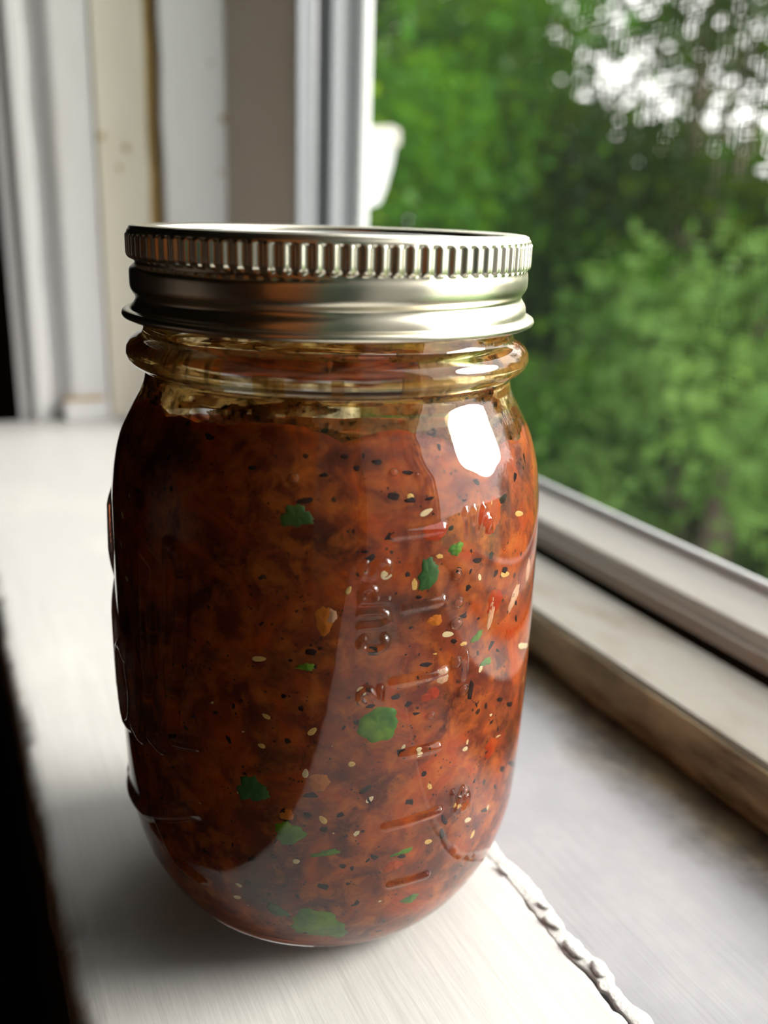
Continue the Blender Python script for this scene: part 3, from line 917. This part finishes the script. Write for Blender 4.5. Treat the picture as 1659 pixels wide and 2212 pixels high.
SEEDS = [(-129.5, 84.6, 2.13, 1.74, -46.0), (-131.2, 81.6, 2.99, 2.31, -13.0), (-128.0, 67.9, 2.05, 0.83, 8.0), (-132.3, 53.9, 2.45, 1.54, 21.0), (-134.0, 41.6, 2.69, 1.53, -47.0), (-105.5, 83.3, 2.71, 1.93, 72.0), (-98.1, 82.7, 1.37, 0.95, -5.0), (-94.6, 81.0, 1.41, 1.92, -6.0), (-91.1, 80.7, 2.89, 1.31, 92.0), (-87.0, 73.2, 2.29, 2.01, -10.0), (-81.2, 70.6, 2.14, 1.04, -13.0), (-87.8, 102.4, 2.95, 1.79, -4.0), (-102.9, 102.2, 0.98, 0.66, -2.0), (-71.6, 93.0, 2.67, 1.79, 77.0), (-92.0, 94.9, 1.16, 1.14, -5.0), (-88.1, 92.3, 1.95, 0.74, 20.0), (-47.9, 84.1, 2.35, 4.24, 62.0), (-61.2, 78.1, 2.59, 1.08, -17.0), (-53.0, 64.0, 5.57, 5.2, 14.0), (-44.0, 59.5, 7.61, 1.15, -24.0), (-115.1, 55.3, 1.96, 1.14, 46.0), (-110.3, 52.5, 2.14, 1.58, -13.0), (-116.7, 47.2, 1.82, 1.07, 82.0), (-130.6, 23.9, 3.27, 1.84, 13.0), (-113.0, 23.4, 1.47, 2.06, -0.0), (-100.5, 24.8, 2.22, 2.49, -9.0), (-98.7, 17.2, 3.8, 2.34, 9.0), (-103.8, 34.9, 1.96, 1.35, 43.0), (-90.0, 33.2, 1.89, 1.82, -16.0), (-83.4, 29.8, 1.93, 1.25, -20.0), (-103.6, 62.8, 1.36, 1.19, -4.0), (-65.2, 37.5, 3.72, 2.35, 0.0), (-52.2, 32.0, 3.02, 3.91, 31.0), (-58.8, 45.1, 3.51, 1.51, -16.0), (-65.5, 57.6, 2.94, 2.9, 53.0), (-48.4, 44.0, 2.16, 4.39, 74.0), (-129.8, 9.9, 2.84, 2.03, 2.0), (-59.7, 68.9, 1.81, 1.78, 35.0), (-54.8, 87.9, 2.73, 0.83, -15.0), (-56.7, 58.9, 2.16, 2.62, 64.0), (-109.6, 35.2, 2.05, 1.55, -3.0), (-105.4, 48.9, 1.08, 0.9, -4.0), (-96.3, 18.9, 1.34, 1.5, -14.0), (-119.0, 29.2, 1.13, 0.99, 5.0), (-74.0, 35.0, 1.86, 1.29, -24.0), (-69.7, 30.6, 1.82, 1.1, -26.0), (-87.9, 49.2, 0.93, 0.85, -15.0), (-75.3, 98.8, 1.06, 1.45, -8.0), (-79.7, 104.0, 1.47, 0.87, -5.0), (-63.3, 50.9, 2.03, 1.48, -3.0)]
FLECKS = [(-99.7, 100.3, 1.3, 0.81, -3.0), (-94.6, 104.0, 2.04, 0.72, 28.0), (-112.4, 60.2, 2.52, 1.86, -1.0), (-117.9, 59.5, 1.64, 1.38, 3.0), (-115.5, 42.9, 2.16, 1.3, -10.0), (-101.7, 43.8, 2.03, 0.94, 35.0), (-89.6, 39.7, 2.29, 1.4, -5.0), (-98.9, 29.4, 1.37, 1.39, -10.0), (-104.7, 27.5, 1.15, 1.39, -6.0), (-130.7, 28.4, 1.96, 1.39, 13.0), (-132.4, 23.1, 1.53, 1.65, 15.0), (-111.8, 23.9, 2.31, 1.22, -13.0), (-116.1, 39.0, 1.09, 1.12, 3.0), (-86.3, 91.9, 1.82, 1.71, 61.0), (-92.1, 94.4, 1.46, 0.85, -5.0), (-96.2, 95.3, 1.74, 1.13, -4.0), (-102.1, 85.8, 1.73, 0.93, 39.0), (-64.6, 85.8, 2.76, 2.08, 53.0), (-67.8, 82.7, 2.08, 1.33, 78.0), (-75.0, 84.6, 2.22, 1.96, 77.0), (-72.8, 58.5, 3.54, 1.26, 88.0), (-94.9, 60.9, 1.54, 0.92, 13.0), (-87.1, 65.9, 1.72, 0.9, -2.0), (-75.6, 78.1, 2.02, 1.36, 67.0), (-65.6, 65.4, 1.81, 1.32, 27.0), (-64.1, 43.4, 1.63, 1.75, 80.0), (-53.1, 50.1, 3.18, 0.88, -26.0), (-93.0, 50.0, 1.38, 1.28, -12.0), (-86.2, 44.7, 1.15, 0.96, -16.0), (-47.3, 99.4, 2.43, 1.62, -12.0), (-61.4, 79.0, 1.61, 1.07, -16.0), (-53.7, 36.3, 2.81, 1.23, -29.0), (-41.6, 32.5, 9.45, 1.41, -32.0), (-95.8, 104.7, 1.7, 0.85, 29.0), (-113.1, 98.5, 1.06, 0.67, 1.0), (-107.9, 101.2, 0.95, 0.67, 0.0), (-105.1, 99.5, 0.94, 0.81, -1.0), (-92.1, 98.5, 1.34, 0.69, -4.0), (-120.7, 104.7, 1.34, 0.79, 3.0), (-127.7, 105.1, 1.22, 0.67, 4.0), (-117.3, 94.8, 2.21, 0.84, 12.0), (-131.0, 98.9, 1.14, 0.68, 5.0), (-145.4, 102.6, 1.02, 0.71, 7.0), (-121.2, 53.3, 1.08, 0.87, 5.0), (-108.0, 38.9, 1.09, 1.12, -3.0), (-112.0, 36.2, 1.1, 0.97, -2.0), (-104.5, 56.9, 0.91, 0.88, -4.0), (-79.2, 69.0, 1.01, 0.88, -14.0), (-78.9, 81.9, 1.39, 0.82, -11.0), (-76.7, 73.2, 1.28, 0.87, -14.0), (-78.6, 33.3, 2.32, 0.81, -61.0), (-79.0, 30.4, 2.47, 0.98, -68.0), (-107.1, 28.2, 0.97, 0.99, -4.0), (-125.0, 29.7, 1.0, 0.79, 9.0), (-62.4, 30.2, 1.96, 0.93, -29.0), (-59.2, 53.0, 1.93, 0.73, -24.0), (-63.0, 49.4, 1.25, 1.41, 80.0), (-89.8, 78.3, 0.83, 0.82, -8.0), (-93.0, 82.6, 0.96, 0.72, -7.0), (-55.4, 94.3, 1.44, 1.21, 23.0), (-62.7, 91.8, 2.54, 1.17, 20.0), (-72.9, 82.7, 1.81, 0.85, -13.0)]
HERBS = [(-99.0, 56.0, 7.93, 7.47, 32.0), (-120.7, 34.9, 5.91, 5.42, -6.0), (-113.0, 13.5, 14.0, 9.19, -27.0), (-130.2, 42.9, 6.32, 5.57, 11.0), (-111.3, 31.1, 5.97, 1.37, 11.0), (-116.8, 67.1, 3.31, 1.49, 3.0), (-71.4, 68.4, 3.45, 1.72, 27.0), (-79.8, 85.6, 3.44, 2.51, 17.0), (-87.5, 82.1, 4.25, 6.45, -8.0), (-119.3, 92.3, 5.81, 3.95, 2.0), (-67.2, 62.6, 3.64, 1.63, -5.0), (-91.0, 29.2, 5.02, 1.11, 8.0), (-86.9, 17.3, 4.17, 2.4, 3.0), (-124.6, 17.2, 5.28, 3.06, -33.0)]
TOMATO = [(-65.2, 73.7, 6.6, 5.32, 79.0), (-85.7, 88.9, 6.22, 3.45, 10.0), (-113.3, 45.5, 4.59, 4.54, 1.0), (-56.6, 65.4, 4.91, 2.95, -21.0), (-111.4, 103.9, 7.65, 2.45, -12.0), (-85.1, 73.7, 3.61, 2.51, -11.0), (-130.6, 104.0, 9.61, 2.66, 0.0), (-62.0, 43.7, 5.47, 5.28, 81.0), (-112.6, 75.4, 3.61, 6.5, 1.0), (-67.8, 89.9, 7.63, 7.42, 41.0), (-93.4, 26.6, 4.99, 2.87, 9.0), (-121.3, 38.7, 3.18, 2.83, 6.0), (-85.4, 60.0, 4.8, 3.0, 19.0)]
ONION = [(-55.4, 72.4, 6.86, 9.04, 49.0), (-66.4, 71.8, 7.46, 2.02, 80.0), (-46.1, 75.6, 5.34, 6.6, 85.0), (-111.0, 76.2, 2.17, 5.64, -1.0), (-82.2, 62.6, 2.94, 2.67, -14.0)]
BUBBLES = [(-95.8, 98.7, 1.62, 1.34, -3.0), (-120.3, 97.9, 1.81, 1.61, 2.0), (-79.5, 81.2, 2.54, 2.15, -11.0), (-78.4, 76.0, 2.41, 2.02, -13.0), (-78.8, 72.3, 3.07, 2.43, -14.0), (-78.1, 64.9, 3.18, 2.31, -16.0), (-75.3, 59.0, 4.08, 2.39, -17.0), (-89.7, 98.1, 0.85, 0.67, -4.0), (-85.1, 56.0, 2.96, 1.56, 1.0), (-72.7, 37.7, 4.02, 2.71, -24.0)]


rr = random.Random(3)
def inside(deg, z): return z < np.interp(deg, LV[:, 0], LV[:, 1]) - 3.5
for i, s in enumerate(SEEDS):
    if inside(s[0], s[1]): place('seed', (seed_b if i % 3 == 2 else seed_a)[i % 3], s)
for i, s in enumerate(FLECKS):
    if inside(s[0], s[1]): place('char_fleck', fleck_me[i % 5], s, proud=0.2)
WRAP = []
for i, s in enumerate(TOMATO):
    WRAP.append((s, i % 3 < 2))
for i, s in enumerate(ONION):
    pass
# more scattered pieces all the way round
for i in range(120):
    deg, z = rr.uniform(-180, 20), rr.uniform(10, 100)
    L = rr.uniform(1.1, 2.7)
    if inside(deg, z): place('seed', rr.choice(seed_a + seed_b), (deg, z, L, L * rr.uniform(.5, .8), rr.uniform(0, 180)), proud=rr.uniform(.03, .16))
for i in range(110):
    deg, z = rr.uniform(-180, 20), rr.uniform(9, 103)
    L = rr.uniform(0.7, 1.7)
    if inside(deg, z): place('char_fleck', rr.choice(fleck_me), (deg, z, L, L * rr.uniform(.4, .8), rr.uniform(0, 180)), proud=rr.uniform(.08, .2))
for i in range(26):
    deg, z = rr.uniform(-180, 180), rr.uniform(12, 98)
    L = rr.uniform(2, 5)
    if inside(deg, z): place('tomato_piece' if i % 2 else 'pepper_piece', rr.choice(tom_me if i % 2 else tom_b), (deg, z, L, L * rr.uniform(.5, .9), rr.uniform(0, 180)), 0.5, proud=0.07)


def herb(spec, seed, mat, name='cilantro_piece', jag=0.20, lift=0.0):
    deg, z, L, Wd, rot = spec
    r_ = random.Random(seed)
    n = 36
    ring = []
    for i in range(n):
        t_ = 2 * PI * i / n
        k = 1 + jag * math.sin(3 * t_ + seed) + 0.6 * jag * math.sin(7 * t_ + 2 * seed) + r_.uniform(-jag, jag * .75)
        ring.append((0.5 * L * math.cos(t_) * k, 0.5 * Wd * math.sin(t_) * k))
    R_ = math.radians(rot); a0 = math.radians(deg)
    V, F = [], []
    def pt(u, v, h):
        x = u * math.cos(R_) - v * math.sin(R_); y = u * math.sin(R_) + v * math.cos(R_)
        zz = z + y; r = wall_r(zz) + h; a = a0 + x / 38.6
        return (r * math.cos(a) * MM, r * math.sin(a) * MM, zz * MM - SZ[2])
    for f in (1.0, 0.66, 0.33):
        for (u, v) in ring: V.append(pt(u * f, v * f, 0.20 + lift + 0.10 * math.sin(u * 2.0) * (1 - f) - (0.22 if f == 1.0 else 0)))
    V.append(pt(0, 0, 0.25))
    for (u, v) in ring: V.append(pt(u, v, -0.4))
    V.append(pt(0, 0, -0.4))
    for k in range(2):
        for i in range(n):
            j = (i + 1) % n; F.append((k * n + i, k * n + j, (k + 1) * n + j, (k + 1) * n + i))
    b = 3 * n
    for i in range(n):
        j = (i + 1) % n
        F.append((2 * n + i, 2 * n + j, b)); F.append((b + 1 + j, b + 1 + i, 2 * b // 2 + n + 1)); F.append((j, i, b + 1 + i, b + 1 + j))
    return link(name, mesh(name, V, F), mat, salsa)


for i, s in enumerate(HERBS): herb(s, i, M['herb'] if i not in (3, 8, 9, 13) else M['herb2'], jag=(0.06 if i == 0 else 0.13))
for i, (s, tom) in enumerate(WRAP):
    if inside(s[0], s[1] + s[3] / 2): herb(s, 200 + i, M['tomato'] if tom else M['pepper'], 'tomato_piece' if tom else 'pepper_piece', 0.09, -0.07)
for i, s in enumerate(ONION): herb((s[0], s[1], s[2], min(s[3], 3.0), s[4]), 300 + i, M['onion'], 'onion_piece', 0.07, -0.04)
for i in range(10): herb((rr.uniform(-20, 160), rr.uniform(12, 95), rr.uniform(3, 8), rr.uniform(1.5, 5), rr.uniform(0, 180)), 50 + i, M['herb'])

# air bubbles trapped against the glass
t = NT('air_bubble'); g = t.n('BsdfGlass'); g.inputs['IOR'].default_value = 0.70; g.inputs['Roughness'].default_value = 0.0
t.l(g.outputs[0], t.out.inputs[0]); M['bubble'] = t.m
bub_me = blob(5, 3, 0.0, 1.0); bub_me.materials.append(M['bubble'])
bub_me.polygons.foreach_set('use_smooth', np.ones(len(bub_me.polygons), bool))
def bubble(deg, z, d):
    o = bpy.data.objects.new('air_bubble', bub_me); COL.objects.link(o); o.parent = salsa
    on_wall(o, deg, z, d, d, 0, d * 0.35, proud=d * 0.5)
for s in BUBBLES: bubble(s[0], s[1], min(s[2], s[3]))
for i in range(14): bubble(rr.uniform(-140, -50), rr.uniform(15, 98), rr.uniform(.4, .9))

# ------------------------------------------------------------------ garden outside
gd = boxes('ground', [(0.5, 60, -40, 60, -4.3, -4.2)], plain('lawn_green', (0.05, 0.12, 0.02), 0.9))
setp(gd, 'green lawn far below the window', kind='structure')


def leaf_mat(name, c, c2):
    t = NT(name)
    oi = t.n('TexNoise'); oi.inputs['Scale'].default_value = 1.6; oi.inputs['Detail'].default_value = 3
    t.l(t.coord(), oi.inputs['Vector'])
    col = t.mix(t.ramp(oi.outputs[0], [(0.35, 0.0), (0.68, 1.0)]), c, c2)
    d = t.n('BsdfDiffuse'); tl = t.n('BsdfTranslucent'); t.l(col, d.inputs[0])
    warm = t.mix(0.25, col, (0.20, 0.28, 0.006)); t.l(warm, tl.inputs[0])
    mx = t.n('MixShader'); mx.inputs[0].default_value = 0.35
    t.l(d.outputs[0], mx.inputs[1]); t.l(tl.outputs[0], mx.inputs[2])
    gl = t.n('BsdfGlossy'); gl.inputs['Roughness'].default_value = 0.4; gl.inputs[0].default_value = (0.8, 0.9, 0.8, 1)
    m2 = t.n('MixShader'); m2.inputs[0].default_value = 0.008
    t.l(mx.outputs[0], m2.inputs[1]); t.l(gl.outputs[0], m2.inputs[2]); t.l(m2.outputs[0], t.out.inputs[0])
    return t.m


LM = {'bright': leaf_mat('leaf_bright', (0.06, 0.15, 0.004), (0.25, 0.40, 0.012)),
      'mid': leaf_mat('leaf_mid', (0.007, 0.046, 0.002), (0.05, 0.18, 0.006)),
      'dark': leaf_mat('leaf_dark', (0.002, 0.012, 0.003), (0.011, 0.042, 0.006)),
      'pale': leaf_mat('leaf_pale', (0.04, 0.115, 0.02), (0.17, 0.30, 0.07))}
bark = paint('bark', (0.10, 0.075, 0.055), (0.04, 0.03, 0.02), 0.7, 6, (3, 3, 0.6), 0.9)


def tube(name, pts, radii, mat, parent, k=8):
    V, F = [], []
    P = [Vector(p) for p in pts]
    for i, p in enumerate(P):
        d = (P[min(i + 1, len(P) - 1)] - P[max(i - 1, 0)]).normalized()
        u = d.cross(Vector((0.3, 1, 0.1))).normalized(); v = d.cross(u)
        for j in range(k):
            a = 2 * PI * j / k; V.append(p + (u * math.cos(a) + v * math.sin(a)) * radii[i])
    for i in range(len(P) - 1):
        for j in range(k): F.append((i * k + j, i * k + (j + 1) % k, (i + 1) * k + (j + 1) % k, (i + 1) * k + j))
    F += [tuple(range(k))[::-1], tuple(range(len(P) * k - k, len(P) * k))]
    return link(name, mesh(name, V, F), mat, parent)


def tree(label, az, dist, ztop, zbot, rad, lm, ncl, per, leaf, seed, spread=0.42):
    r_ = np.random.default_rng(seed)
    a = math.radians(az)
    bx, by = -0.068 + dist * math.cos(a), -0.167 + dist * math.sin(a)
    root = empty('tree', (bx, by, -4.2))
    setp(root, label, 'tree', 'trees outside the window')
    H = ztop + 4.2; hb = zbot + 4.2
    tube('trunk', [(0, 0, -0.1), (0.05, 0.03, H * .3), (-.05, .05, H * .6), (0.02, 0, H * .9)], [.17, .13, .09, .03], bark, root)
    # clusters on an ellipsoid shell and inside
    c = r_.normal(size=(ncl, 3)); c /= np.linalg.norm(c, axis=1)[:, None]
    c *= (r_.uniform(0.25, 1.0, ncl) ** 0.5)[:, None]
    c = c * np.array([rad, rad, (H - hb) / 2]) + np.array([0, 0, (H + hb) / 2])
    for i in range(min(6, ncl)):
        tip = c[i]
        tube('branch', [(0, 0, tip[2] * .55), tuple(tip * np.array([.5, .5, .8])), tuple(tip)], [.06, .04, .012], bark, root, 6)
    n = ncl * per
    base = np.repeat(c, per, 0) + r_.normal(size=(n, 3)) * spread * np.array([1, 1, .75])
    # each leaf: a folded diamond of two quads sharing a midrib -> 2 triangles each side
    d = r_.normal(size=(n, 3)); d[:, 2] -= 0.5; d /= np.linalg.norm(d, axis=1)[:, None]
    u = np.cross(d, r_.normal(size=(n, 3))); u /= np.linalg.norm(u, axis=1)[:, None]
    nn = np.cross(d, u)
    s = leaf * r_.uniform(.6, 1.3, n)[:, None]
    V = np.stack([base, base + d * s * .5 + u * s * .32 + nn * s * .08, base + d * s, base + d * s * .5 - u * s * .32 + nn * s * .08], 1).reshape(-1, 3)
    Qd = np.arange(4 * n).reshape(n, 4)
    fo = link('foliage', qmesh('foliage', V, Qd), LM[lm], root, smooth=False)
    fo['kind'] = 'stuff'
    return root


tree('bright yellow-green leafy tree beside the far window frame', 83, 5.0, 2.2, -3.6, 1.25, 'bright', 60, 420, .085, 101, .22)
tree('mid-green tree just right of the bright tree at the frame', 71, 6.2, 2.3, -3.8, 1.5, 'mid', 70, 420, .09, 102, .25)
tree('tall green tree in the middle of the view behind the jar lid', 60, 7.8, 1.7, -4.0, 1.7, 'mid', 60, 420, .10, 103, .28)
tree('pale green drooping tree nearest the right edge of the view', 43.5, 4.4, 0.30, -3.2, 0.85, 'pale', 36, 420, .085, 104, .2)
tree('low green tree above the bottom rail of the window', 57, 5.0, -0.75, -3.9, 1.0, 'mid', 36, 420, .085, 105, .22)
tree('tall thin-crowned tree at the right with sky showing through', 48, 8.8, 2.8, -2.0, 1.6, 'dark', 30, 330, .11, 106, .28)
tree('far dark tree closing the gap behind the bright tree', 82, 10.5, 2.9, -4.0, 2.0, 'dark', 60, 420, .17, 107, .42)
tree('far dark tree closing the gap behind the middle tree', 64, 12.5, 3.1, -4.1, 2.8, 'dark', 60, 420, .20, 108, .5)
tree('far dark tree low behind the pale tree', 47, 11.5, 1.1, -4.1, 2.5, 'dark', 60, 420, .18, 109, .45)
tree('far mid-green tree beyond the frame at the left of the view', 95, 8, 3.0, -3.8, 1.6, 'mid', 40, 400, .13, 110, .3)
tree('unseen leafy green tree added past the right edge of the window view', 29, 5.6, 1.9, -3.6, 1.3, 'mid', 50, 380, .10, 111, .26)  # this and the next two: added out of view to darken glass reflections
tree('dark leafy tree added unseen further round to the right of the window', 15, 7.2, 1.9, -3.8, 1.5, 'dark', 50, 380, .12, 112, .3)
tree('low bushy tree added out of view straight out from the window near side', -1, 8.0, 0.9, -3.8, 1.5, 'mid', 45, 380, .12, 113, .3)

# ------------------------------------------------------------------ curtain added unseen behind the camera to put colour in the lid's reflections
def cloth(name, c, c2):
    t = NT(name); v = t.coord((1, 1, 1))
    wv = t.noise(v, 900, 2)
    t.bsdf(t.mix(wv, c, c2), 0.9, t.bump(wv, 0.3, 0.0005)); return t.m


cur = empty('backcloth', (-0.30, -0.50, -0.6))
setp(cur, 'rust-orange curtain with a teal border added out of view to tint the lid', 'backcloth')
def drape(name, x0, x1, mat):
    n = 90; V = []; F = []
    for i in range(n + 1):
        x = x0 + (x1 - x0) * i / n; y = 0.022 * math.sin(x * 62) + 0.009 * math.sin(x * 131 + 1)
        for zz in (0.0, 2.3):
            V += [(x, y + 0.0012, zz), (x, y - 0.0012, zz)]
    for i in range(n):
        a = 4 * i; b = a + 4
        F += [(a, a + 2, b + 2, b), (a + 1, b + 1, b + 3, a + 3), (a, b, b + 1, a + 1), (a + 2, a + 3, b + 3, b + 2)]
    F += [(0, 1, 3, 2), (4 * n, 4 * n + 2, 4 * n + 3, 4 * n + 1)]
    return link(name, mesh(name, V, F), mat, cur)
drape('orange_panel', -0.45, 0.03, cloth('rust_cloth', (0.80, 0.27, 0.07), (0.70, 0.20, 0.05)))
drape('teal_border', 0.0305, 0.235, cloth('teal_cloth', (0.26, 0.62, 0.50), (0.2, 0.52, 0.43)))
